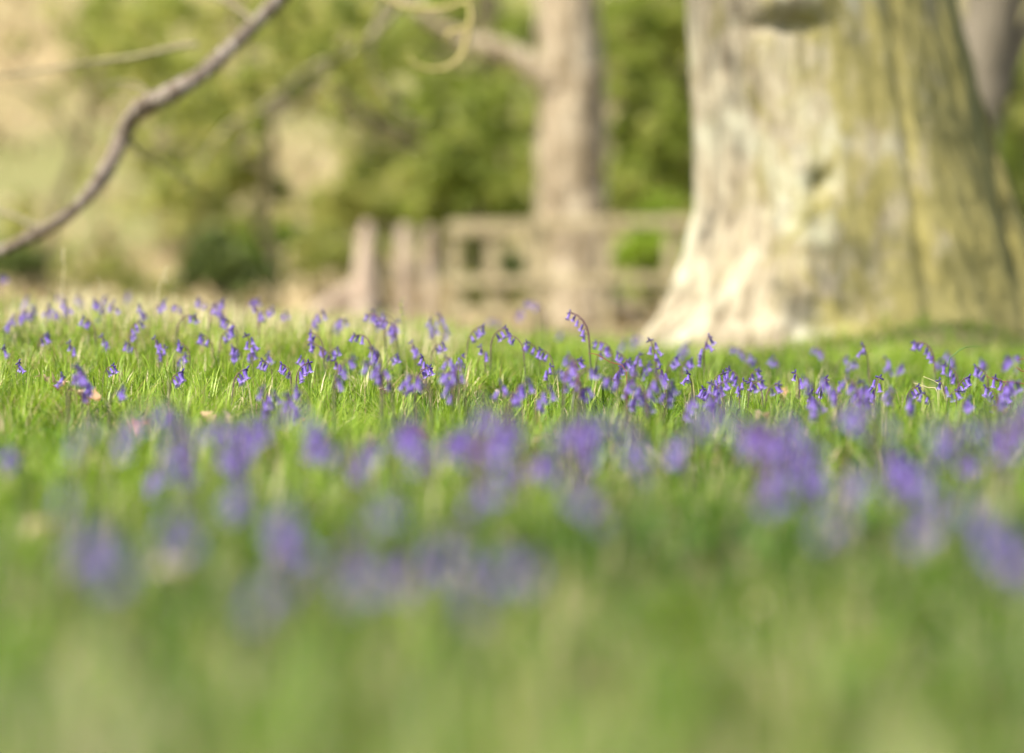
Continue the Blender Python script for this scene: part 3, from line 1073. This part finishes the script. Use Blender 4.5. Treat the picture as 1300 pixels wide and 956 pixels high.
def stem_curve(H, nod, k=14):
    """stem in the xz plane, arching to +x; unit length H to the top of the arch"""
    P = []
    x = z = 0
    ang = .0
    ds = H * 1.18 / k
    for i in range(k + 1):
        P.append(Vector((x, 0, z)))
        t = i / k
        ang = .10 * nod + nod * 2.3 * max(0, (t - .62) / .38) ** 1.5 * (1 if nod > 0 else 0)
        x += math.sin(ang) * ds
        z += math.cos(ang) * ds
    return P


def leaf_mesh(L, az, bend):
    b_ = MB()
    d_ = Vector((math.cos(az), math.sin(az), 0))
    sd_ = Vector((-d_.y, d_.x, 0))
    rows_ = []
    for i in range(7):
        t = i / 6
        c = d_ * (L * bend * t ** 1.6) + Vector((0, 0, L * math.sin(t * 1.35) * .75 * (1 - .3 * bend * t)))
        w_ = .0045 * math.sin(math.pi * min(1, .25 + .75 * t)) + .0004
        rows_.append([c - sd_ * w_, c - Vector((0, 0, .0015)), c + sd_ * w_])
    b_.grid(rows_, False, random.random())
    return b_.mesh('leaf')


class Proto:
    pass


PROT = []


def make_proto(nb, nod, H):
    """shared meshes of one kind of plant: list of (name, mesh, material done, loc, rot)"""
    p_ = Proto()
    p_.nb, p_.nod, p_.H = nb, nod, H
    P = stem_curve(H, nod)
    b_ = MB()
    n_ = len(P)
    b_.tube(P, [.0026 - .0013 * i / (n_ - 1) for i in range(n_)], 6, smooth=1)
    parts = []
    for i in range(nb):
        t = 1 - (i + .6) / (nb + .5) * min(.34, .055 * nb + .04)
        fi = t * (n_ - 1)
        k = int(fi)
        q = P[k].lerp(P[min(k + 1, n_ - 1)], fi - k)
        side = (-1) ** i * random.uniform(.3, 1.1)
        az = side if nod > .35 else random.uniform(0, 6.28)
        out = Vector((math.cos(az), math.sin(az), 0))
        L = random.uniform(.005, .010)
        e = q + out * L + Vector((0, 0, .001 - .002 * random.random()))
        b_.tube([q, q + out * L * .6 + Vector((0, 0, .002)), e], [.0007, .0006, .0006], 5, smooth=1)
        tilt = random.uniform(.1, .75)
        parts.append(('bell', BELLS[random.randrange(3)], e, (0, -tilt, az)))
    parts.append(('bud', BUDS[random.randrange(3)], P[-1], (0, random.uniform(0, 1.2), 0)))
    me = b_.mesh('stem')
    me.materials.append(M['stem'])
    parts.insert(0, ('stem', me, Vector((0, 0, 0)), (0, 0, 0)))
    for k in range(2):
        lm = leaf_mesh(random.uniform(.07, .13), random.uniform(0, 6.28), random.uniform(.4, 1))
        lm.materials.append(M['blade'])
        parts.append(('leaf', lm, Vector((0, 0, 0)), (0, 0, 0)))
    p_.parts = parts
    p_.tip = P[-1]
    p_.top = max(q.z for q in P)
    return p_


for nb in (2, 3, 4, 5, 6, 7):
    for nod in (.25, .7, 1.0):
        PROT.append(make_proto(nb, nod, .15))

PLANTS = []      # px, py_head, d, bells, nod, side(-1 left, +1 right)


def add(px, py, d, nb=None, nod=None, side=None, az=None):
    PLANTS.append([px, py, d, nb or random.choice((2, 3, 4, 4, 5, 6)), nod or random.choice((.25, .7, .7, 1.0)), side or random.choice((-1, 1)), az])


def dof_for(py, zt):
    return (CAMZ - zt) * F / (py - 330)


SHARP = [  # px, py of the head, bells, nod, side
    (463, 404, 4, 1.0, -1), (481, 411, 5, 1.0, -1), (455, 428, 3, 1.0, -1), (395, 427, 2, .7, -1), (399, 439, 2, .7, -1), (410, 447, 4, .7, -1), (424, 446, 3, .7, 1),
    (379, 460, 6, .7, -1), (392, 466, 5, .7, 1), (427, 462, 3, .25, -1), (344, 394, 4, .7, 1), (334, 463, 3, .7, -1), (340, 455, 2, .25, 1), (355, 468, 4, .7, -1),
    (470, 448, 5, .7, -1), (535, 458, 4, .25, -1), (541, 470, 3, .7, 1), (585, 456, 5, .25, 1), (588, 465, 4, .7, -1), (645, 422, 3, .7, 1), (648, 430, 2, .7, -1), (611, 418, 4, .7, 1),
    (722, 402, 6, .7, -1), (758, 438, 5, 1.0, -1), (767, 446, 3, .7, 1), (812, 455, 6, .25, 1), (822, 466, 6, .7, 1), (828, 436, 5, .25, -1), (862, 458, 4, .7, 1), (880, 462, 4, .7, 1),
    (873, 478, 2, .25, -1), (905, 432, 7, .25, 1), (915, 478, 5, .7, 1), (926, 474, 5, .7, -1), (903, 492, 5, .7, -1), (921, 488, 6, .7, 1), (960, 474, 3, .7, 1), (945, 489, 3, .25, 1),
    (955, 489, 2, .7, -1), (967, 488, 3, .7, 1), (1097, 442, 2, .25, -1), (1114, 484, 5, .25, 1), (1160, 439, 6, 1.0, -1), (1203, 468, 5, .7, -1), (1233, 484, 4, .7, 1),
    (1250, 497, 4, .7, -1), (1268, 484, 5, .7, -1), (1197, 488, 3, .25, -1), (1165, 496, 3, .7, 1), (1172, 503, 3, .7, -1), (1045, 485, 4, .25, 1), (1069, 494, 3, .25, 1),
    (1263, 518, 2, .7, -1), (1277, 505, 3, .7, 1), (1028, 503, 2, .25, 1), (246, 404, 2, 1.0, 1), (228, 440, 2, .7, -1), (293, 421, 4, .7, 1), (283, 411, 3, .7, -1),
    (316, 430, 5, .25, -1), (295, 445, 4, .7, -1), (303, 452, 4, .7, 1), (323, 448, 3, .25, 1), (311, 473, 4, .7, 1), (272, 392, 5, .7, -1), (281, 385, 4, .7, 1), (308, 374, 3, .25, 1),
    (321, 391, 3, .25, -1), (181, 414, 6, .7, 1), (197, 434, 3, .25, -1), (232, 455, 6, .7, 1), (232, 477, 4, .7, 1), (146, 470, 3, .7, 1), (87, 440, 3, .25, -1), (108, 408, 3, .7, -1),
    (26, 465, 2, .25, 1), (5, 446, 2, .25, 1), (77, 482, 2, .25, -1), (690, 448, 3, .7, -1), (700, 470, 3, .25, 1), (782, 454, 4, .7, -1), (796, 462, 3, .7, 1), (790, 470, 4, .25, 1),
    (842, 472, 3, .25, -1), (890, 500, 3, .7, -1), (985, 492, 3, .7, 1), (1008, 478, 3, .25, -1), (1215, 500, 3, .7, 1), (1240, 470, 4, .7, -1), (560, 440, 3, .7, 1), (610, 445, 3, .25, -1),
    (500, 455, 3, .7, 1), (520, 440, 3, .25, -1), (668, 440, 3, .7, -1), (740, 462, 3, .7, 1), (258, 430, 3, .7, -1), (212, 446, 3, .25, 1), (165, 440, 3, .7, -1), (60, 430, 3, .7, 1), (128, 432, 3, .25, -1)]
for (px, py, nb, nod, side) in SHARP:
    xx = (px - 650) / F * 10
    zt = .14 if px > 560 else .17
    d = min(max(dof_for(py, zt), 9.5), 11.0)
    if px < 560 and py < 440:
        d = 10.7 + (440 - py) * .025
    add(px, py, d + random.uniform(-.25, .25), nb, nod, side, (0 if side > 0 else math.pi) + random.uniform(-.35, .35))
# softer row just behind focus, on the rise and in front of the oak
for (px, py) in ((5, 355), (18, 388), (33, 382), (42, 394), (75, 378), (84, 386), (72, 400), (92, 398), (120, 386), (136, 382), (145, 388), (163, 376), (125, 402), (175, 392), (15, 405), (30, 400),
                 (100, 380), (60, 392), (205, 385), (222, 392), (435, 408), (430, 412), (472, 398), (490, 402), (573, 400), (555, 404), (537, 416), (545, 410), (665, 384), (664, 396), (625, 408),
                 (637, 412), (690, 418), (700, 412), (785, 430), (792, 436), (780, 426), (857, 422), (806, 430), (932, 444), (950, 455), (938, 440), (1017, 452), (1035, 446), (1041, 440),
                 (1075, 448), (1072, 456), (1085, 462), (1100, 460), (1092, 456), (1128, 458), (1132, 464), (1145, 468), (1218, 453), (1275, 448), (1280, 458), (1290, 455), (1246, 462), (1292, 470),
                 (1150, 460), (1060, 462), (980, 458), (995, 462), (870, 440), (846, 436), (725, 432), (712, 425), (590, 420), (508, 412), (360, 400), (378, 404), (410, 400), (250, 385), (330, 384),
                 (1190, 462), (1205, 452), (1236, 452), (1262, 455)):
    zt = .15 + (.16 if px < 560 else .05 if px < 700 else 0)
    d = min(max(dof_for(py, zt), 12.2), 14.6 if px < 700 else 15.2)
    add(px, py, d + random.uniform(-.2, .2))
# just in front of focus
for (px, py) in ((97, 472), (108, 480), (104, 474), (456, 462), (462, 466), (475, 474), (470, 455), (570, 460), (567, 476), (720, 458), (727, 466), (709, 478), (668, 498), (672, 490), (765, 486), (758, 474),
                 (744, 496), (800, 480), (806, 490), (840, 486), (848, 492), (838, 478), (812, 500), (820, 508), (885, 512), (898, 508), (1043, 488), (1018, 486), (1090, 490), (1084, 486),
                 (1026, 512), (1040, 518), (1098, 500), (1130, 500), (1288, 488), (1284, 496), (160, 500), (330, 500), (345, 506), (585, 470), (510, 490), (515, 484), (632, 492), (700, 500),
                 (1150, 512), (1230, 512), (365, 508), (372, 500)):
    add(px, py, min(dof_for(py, .125), 8.6) + random.uniform(-.2, .2))
# strongly blurred drift in the foreground
for (px, py, k) in ((190, 540, 2), (212, 545, 2), (228, 580, 2), (285, 570, 2), (308, 548, 2), (322, 566, 2), (375, 540, 2), (408, 546, 2), (440, 575, 1), (466, 580, 2), (520, 545, 3),
                    (530, 562, 1), (562, 570, 1), (600, 545, 2), (625, 530, 3), (642, 552, 3), (664, 566, 2), (692, 560, 1), (722, 568, 1), (750, 558, 3), (770, 545, 2), (738, 538, 2), (840, 560, 1),
                    (945, 542, 3), (962, 548, 2), (985, 552, 2), (1004, 570, 3), (1022, 566, 2), (1092, 530, 2), (1080, 544, 1), (1122, 562, 2), (1140, 588, 1), (1225, 562, 2), (1240, 574, 1),
                    (1282, 550, 2), (1290, 520, 2), (1170, 560, 1), (880, 548, 1), (30, 560, 1), (130, 545, 1)):
    for j in range(k):
        add(px + random.uniform(-26, 26), py + random.uniform(-22, 30), min(max(dof_for(py, .15), 4.0), 5.8) + random.uniform(-.8, .3), random.choice((3, 4, 4, 5)))
for (px, py, k) in ((75, 640, 1), (130, 690, 2), (140, 725, 1), (230, 655, 1), (242, 672, 1), (375, 655, 2), (345, 722, 1), (450, 722, 2), (530, 690, 1), (560, 704, 1), (700, 595, 1), (722, 632, 1),
                    (660, 715, 1), (1100, 600, 1), (1165, 603, 2), (1190, 650, 1), (1280, 690, 2), (1000, 625, 1), (1240, 640, 1), (480, 640, 1), (300, 620, 1), (620, 610, 1), (1060, 660, 1)):
    for j in range(k):
        add(px + random.uniform(-8, 8), py + random.uniform(-8, 8), dof_for(py, .18) + random.uniform(-.2, .05), random.choice((2, 3, 4)))

if len(PLANTS) > 298:      # keep the countable ones to about three hundred: thin the far line
    far_ = [i for i, P in enumerate(PLANTS) if P[2] > 12.1]
    random.Random(4).shuffle(far_)
    drop = set(far_[:len(PLANTS) - 298])
    PLANTS = [P for i, P in enumerate(PLANTS) if i not in drop]
print('bluebells', len(PLANTS))
COLS = [(-1e9, 130, 'at the far left'), (130, 330, 'below the drooping bare limb'), (330, 440, 'left of the pale stump'), (440, 560, 'below the pale posts'),
        (560, 690, 'below the wooden gate'), (690, 800, 'below the beech trunk'), (800, 900, "below the oak's left root"), (900, 1010, "below the oak's palest bark"),
        (1010, 1130, 'below the middle of the oak'), (1130, 1230, "below the oak's mossy side"), (1230, 1e9, 'at the far right')]
ORD = ['first', 'second', 'third', 'fourth', 'fifth', 'sixth', 'seventh', 'eighth', 'ninth', 'tenth', 'eleventh', 'twelfth', 'thirteenth', 'fourteenth', 'fifteenth', 'sixteenth', 'seventeenth', 'eighteenth', 'nineteenth', 'twentieth']


def zone(P):
    px, py, d = P[0], P[1], P[2]
    row_ = 'near' if d < 4.45 else 'drift' if d < 7.2 else 'front' if d < 9.1 else 'sharp' if d < 12.0 else 'back'
    for a, b_, t in COLS:
        if a <= px < b_:
            return row_, t


from collections import defaultdict
zs = defaultdict(list)
for P in PLANTS:
    zs[zone(P)].append(P)
NB = {2: 'two', 3: 'three', 4: 'four', 5: 'five', 6: 'six', 7: 'seven'}
for (row_, t), ps in sorted(zs.items()):
    ps.sort(key=lambda q: q[0])
    for i, P in enumerate(ps):
        o_ = ORD[i]
        fr_ = 'from left '
        if len(ps) == 1:
            o_, fr_ = 'single', ''
        if row_ in ('near', 'drift'):
            word = 'melted away violet bluebell low in the foreground blur ' if row_ == 'near' else 'heavily blurred violet bluebell of the foreground drift '
            lab = word + t
            grp = ('lowest blurred bluebells ' if row_ == 'near' else 'foreground drift bluebells ') + t
        elif row_ == 'front':
            lab = '%s soft bluebell %sjust before the sharp ones, %s' % (o_, fr_, t)
            grp = 'slightly blurred bluebells before the sharp row'
        elif row_ == 'sharp':
            lab = '%s sharp bluebell %sof middle row, %s, %s' % (o_, fr_, 'upright' if P[4] < .5 else 'nodding left' if P[5] < 0 else 'nodding right', t)
            grp = 'sharp bluebells across the middle of the grass'
        else:
            lab = '%s pale bluebell %son far grass line, %s' % (o_, fr_, t)
            grp = 'soft bluebells behind the sharp row'
        P += [lab, grp]

link_ = COL.objects.link


def plant(P):
    px, py, d, nb, nod, side, az, lab, grp = P
    if az is None:
        az = (0 if side > 0 else math.pi) + random.uniform(-1.1, 1.1)
    cands = [q for q in PROT if q.nod == nod and q.nb == nb]
    pr = cands[0]
    head = at(px, py, d)
    off = Vector((math.cos(az), math.sin(az), 0))
    z0 = gz(head.x, head.y)
    sc = 1.0
    for _ in range(3):
        bx, by = head.x - off.x * pr.tip.x * sc, head.y - off.y * pr.tip.x * sc
        z0 = gz(bx, by)
        Hh = (head.z - z0 + .012)
        sc = min(max(Hh / pr.top, .62), 1.75)
    e = bpy.data.objects.new('bluebell', None)
    e.empty_display_size = .02
    link_(e)
    e.location = (bx, by, z0 - .002)
    e.rotation_euler = (random.uniform(-.06, .06), random.uniform(-.06, .06), az)
    tag(e, lab, 'bluebell', grp)
    s_head = random.uniform(.92, 1.12)
    big = 1.0
    if d < 7.2:
        big = 1.05
    for nm, me, loc, rot in pr.parts:
        o = bpy.data.objects.new(nm, me)
        link_(o)
        o.parent = e
        o.location = loc * sc
        o.rotation_euler = rot
        if nm in ('bell', 'bud'):
            o.scale = (s_head * big,) * 3
        else:
            o.scale = (1 if nm == 'leaf' else big, 1 if nm == 'leaf' else big, 1) if nm == 'leaf' else (sc, sc, sc)
    return e


for P in PLANTS:
    plant(P)

# bluebells outside the photograph's frame and the tiny ones: one mass
src = [q for q in PROT if q.nb in (3, 5) and q.nod > .3]
AV, A4, A3, AR = [], [], [], []
base = 0
cache = {}
for nm_me in [x_ for q in src for x_ in q.parts]:
    me = nm_me[1]
    if me.name in cache:
        continue
    co_ = np.empty(len(me.vertices) * 3, dtype=np.float32)
    me.vertices.foreach_get('co', co_)
    f4_ = [tuple(p_.vertices) for p_ in me.polygons if len(p_.vertices) == 4]
    f3_ = [tuple(p_.vertices) for p_ in me.polygons if len(p_.vertices) == 3]
    cache[me.name] = (co_.reshape(-1, 3), np.array(f4_, dtype=np.int32).reshape(-1, 4), np.array(f3_, dtype=np.int32).reshape(-1, 3))
for i in range(150):
    y = random.uniform(3.5, 15)
    sgn = random.choice((-1, 1))
    x = sgn * (y * .1335 + random.uniform(.06, .95))
    pr = random.choice(src)
    Mx = Matrix.Translation((x, y, gz(x, y))) @ Matrix.Rotation(random.uniform(0, 6.28), 4, 'Z')
    for nm, me, loc, rot in pr.parts:
        if nm == 'leaf':
            continue
        from mathutils import Euler
        T = Mx @ Matrix.Translation(loc) @ Euler(rot).to_matrix().to_4x4()
        A = np.array(T)
        c, q4, q3 = cache[me.name]
        AV.append(c @ A[:3, :3].T + A[:3, 3])
        A4.append(q4 + base)
        A3.append(q3 + base)
        AR.append(np.full(len(c), .5))
        base += len(c)
o = link('bluebells', mesh_np('bluebells', np.concatenate(AV), np.concatenate(A4), np.concatenate(A3), np.concatenate(AR)), M['bell'])
tag(o, 'further bluebells scattered in the grass on both sides of the view', 'bluebells', kind='stuff')

# ------------------------------------------------------------------ fallen leaves
def fallen_leaf(P, size, seed, label, ):
    rg = random.Random(seed)
    b_ = MB()
    rows_ = []
    for i in range(9):
        t = i / 8
        wv = size * .30 * math.sin(math.pi * (t * .92 + .04)) * (1 + .28 * math.sin(t * 22))
        curlz = size * .25 * math.sin(t * 2.6 + rg.random())
        rows_.append([Vector((size * (t - .5), sg * wv, curlz + abs(sg) * wv * .75)) for sg in (-1, -.5, 0, .5, 1)])
    b_.grid(rows_, False, rg.random())
    me = b_.mesh('fallen_leaf')
    o_ = link('fallen_leaf', me, M['dryleaf'])
    o_.location = P
    o_.rotation_euler = (rg.uniform(-.6, .6), rg.uniform(-.9, .3), rg.uniform(0, 6.28))
    tag(o_, label, 'leaf', 'dry fallen leaves lying in the grass')


LEAFSPOTS = [(68, 462, 9.8, .055, 'curled red brown dead leaf at left edge of the leaf patch'), (80, 470, 9.6, .05, 'dead leaf lying second from left in the left leaf patch'),
             (96, 480, 9.4, .05, 'pinkish dead leaf touching the violet clump far left'), (122, 482, 9.3, .055, 'pale pink dead leaf just right of that far left clump'),
             (180, 488, 8.6, .055, 'blurred tan dead leaf right of the left leaf patch'), (52, 458, 10, .04, 'small beige dead leaf left of the red brown one'),
             (290, 482, 9.0, .05, 'long pale dead leaf lying below the drooping limb'), (262, 486, 9.0, .04, 'small white brown dead leaf left of the long pale one'),
             (385, 480, 9.2, .04, 'pale dead leaf under the double violet clump left of stump'), (483, 452, 10.2, .04, 'small folded pink leaf at foot of the arching bluebells'),
             (528, 508, 8.0, .05, 'blurred pinkish leaf below the pale posts'), (690, 506, 8.2, .035, 'small white leaf scrap below the beech trunk'),
             (968, 508, 9.0, .045, 'tan leaf in the grass below the oak pale bark'), (990, 466, 11, .045, 'crumpled beige leaf close to the oak foot'),
             (55, 600, 5.6, .05, 'blurred tan leaf low at the left edge'), (210, 655, 4.6, .055, 'pale smear of a leaf in the lower left blur'),
             (1268, 500, 9, .05, 'flat pale leaf scrap near right edge under bluebells')]
for i, (px, py, d, sz, lab) in enumerate(LEAFSPOTS):
    q = at(px, py, d)
    z = gz(q.x, q.y)
    fallen_leaf(Vector((q.x, q.y, max(z + .035, min(q.z, z + .065)))), sz * 1.25, i, lab)

# ------------------------------------------------------------------ single stalks, sprout, bramble
for i, (path_, d, lab) in enumerate((
        ([(80, 400), (79, 365), (82, 335), (80, 318)], 12.6, 'tall straw stalk standing upright near the left edge'),
        ([(198, 410), (199, 385), (203, 360), (210, 342)], 12.4, 'straw stalk with branched tip below the drooping limb'),
        ([(124, 400), (130, 380), (124, 350)], 12.8, 'thin straw stalk between the two tall ones at left'),
        ([(1190, 498), (1178, 492), (1160, 486)], 10.0, 'bent pale straw lying left of the dark right bluebell'),
        ([(1192, 496), (1190, 486), (1172, 478)], 10.0, 'short curved straw above the bent pale one'),
        ([(1204, 466), (1212, 450), (1226, 441), (1246, 440)], 9.8, 'thin green stalk arching right over the dark bluebell'),
        ([(795, 472), (775, 460), (757, 450), (746, 449)], 9.9, 'red brown dead stalk leaning left below beech trunk'),
        ([(484, 466), (492, 440), (500, 420)], 11.5, 'slim straw stalk right of the arching bluebells'))):
    pts = [at(a, b_, d) for a, b_ in path_]
    g0 = Vector((pts[0].x, pts[0].y, gz(pts[0].x, pts[0].y)))
    e = empty('grass_stalk', g0, lab, 'grass stalk', 'single stalks standing out of the grass')
    b_ = MB()
    b_.tube([g0] + pts, [.0013] * len(pts) + [.0006], 6, .7)
    b_.build('stalk', M['bramble'] if 'red' in lab else M['blade'] if 'green' in lab else M['straw'], e)
    if 'tip' in lab or 'tall straw stalk' in lab:
        h_ = MB()
        for k in range(16):
            q = pts[-1] + Vector((0, 0, -.05 * k / 16))
            dd = Vector((random.uniform(-1, 1), random.uniform(-1, 1), .9)).normalized() * .012
            h_.tube([q, q + dd * .6, q + dd], [.0006, .0016, .0003], 5, .8, smooth=1)
        h_.build('seed_head', M['straw'], e)

q = at(510, 400, 12.0)
g0 = Vector((q.x, q.y, gz(q.x, q.y)))
e = empty('green_sprout', g0, 'small upright green leafy sprout rising right of the arching bluebells', 'sprout')
b_ = MB()
top = at(510, 380, 12.0)
b_.tube([g0, (g0 + top) / 2 + Vector((.004, 0, 0)), top], [.002, .0016, .001], 6)
b_.build('stem', M['blade'], e)
for k in range(9):
    l_ = MB()
    t = .35 + .65 * k / 8
    q = g0.lerp(top, t)
    a = k * 2.4
    dr_ = Vector((math.cos(a), math.sin(a), .45)).normalized()
    sd_ = Vector((-math.sin(a), math.cos(a), 0))
    L = .024 * (1.25 - t * .6)
    rows_ = [[q + dr_ * L * u - sd_ * w_, q + dr_ * L * u, q + dr_ * L * u + sd_ * w_] for u, w_ in ((0, .001), (.35, .006), (.7, .005), (1, .0005))]
    l_.grid(rows_, False, .7)
    l_.build('leaf', M['fresh'], e)

for paths, d, lab in ((([(1252, 477), (1262, 482), (1280, 485), (1310, 489), (1345, 500)],), 9.7, 'red brown bramble stem lying across grass at the right edge'),
                      (([(1290, 466), (1297, 471), (1308, 474), (1330, 490)], [(1292, 457), (1300, 456), (1315, 462), (1330, 490)]), 9.9, 'forked curled reddish bramble tips above the lying stem')):
    a0 = at(paths[0][-1][0], paths[0][-1][1], d)
    e = empty('bramble_runner', Vector((a0.x, a0.y, gz(a0.x, a0.y))), lab, 'bramble')
    for pth in paths:
        b_ = MB()
        pl = [at(a, b2, d) for a, b2 in pth]
        b_.tube(pl + [Vector((a0.x, a0.y, gz(a0.x, a0.y)))], [.0008] + [.0014] * (len(pl) - 1) + [.002], 6)
        b_.build('twig', M['bramble'], e)
        for k in range(2):
            l_ = MB()
            q = pl[k + 1]
            rows_ = [[q + Vector((-.006 * u, -.002, .010 * u - w_)), q + Vector((-.006 * u, 0, .010 * u)), q + Vector((-.006 * u, .002, .010 * u + w_))] for u, w_ in ((0, .0005), (.5, .003), (1, .0004))]
            l_.grid(rows_, False, .2)
            l_.build('bud_leaf', M['dryleaf'], e)
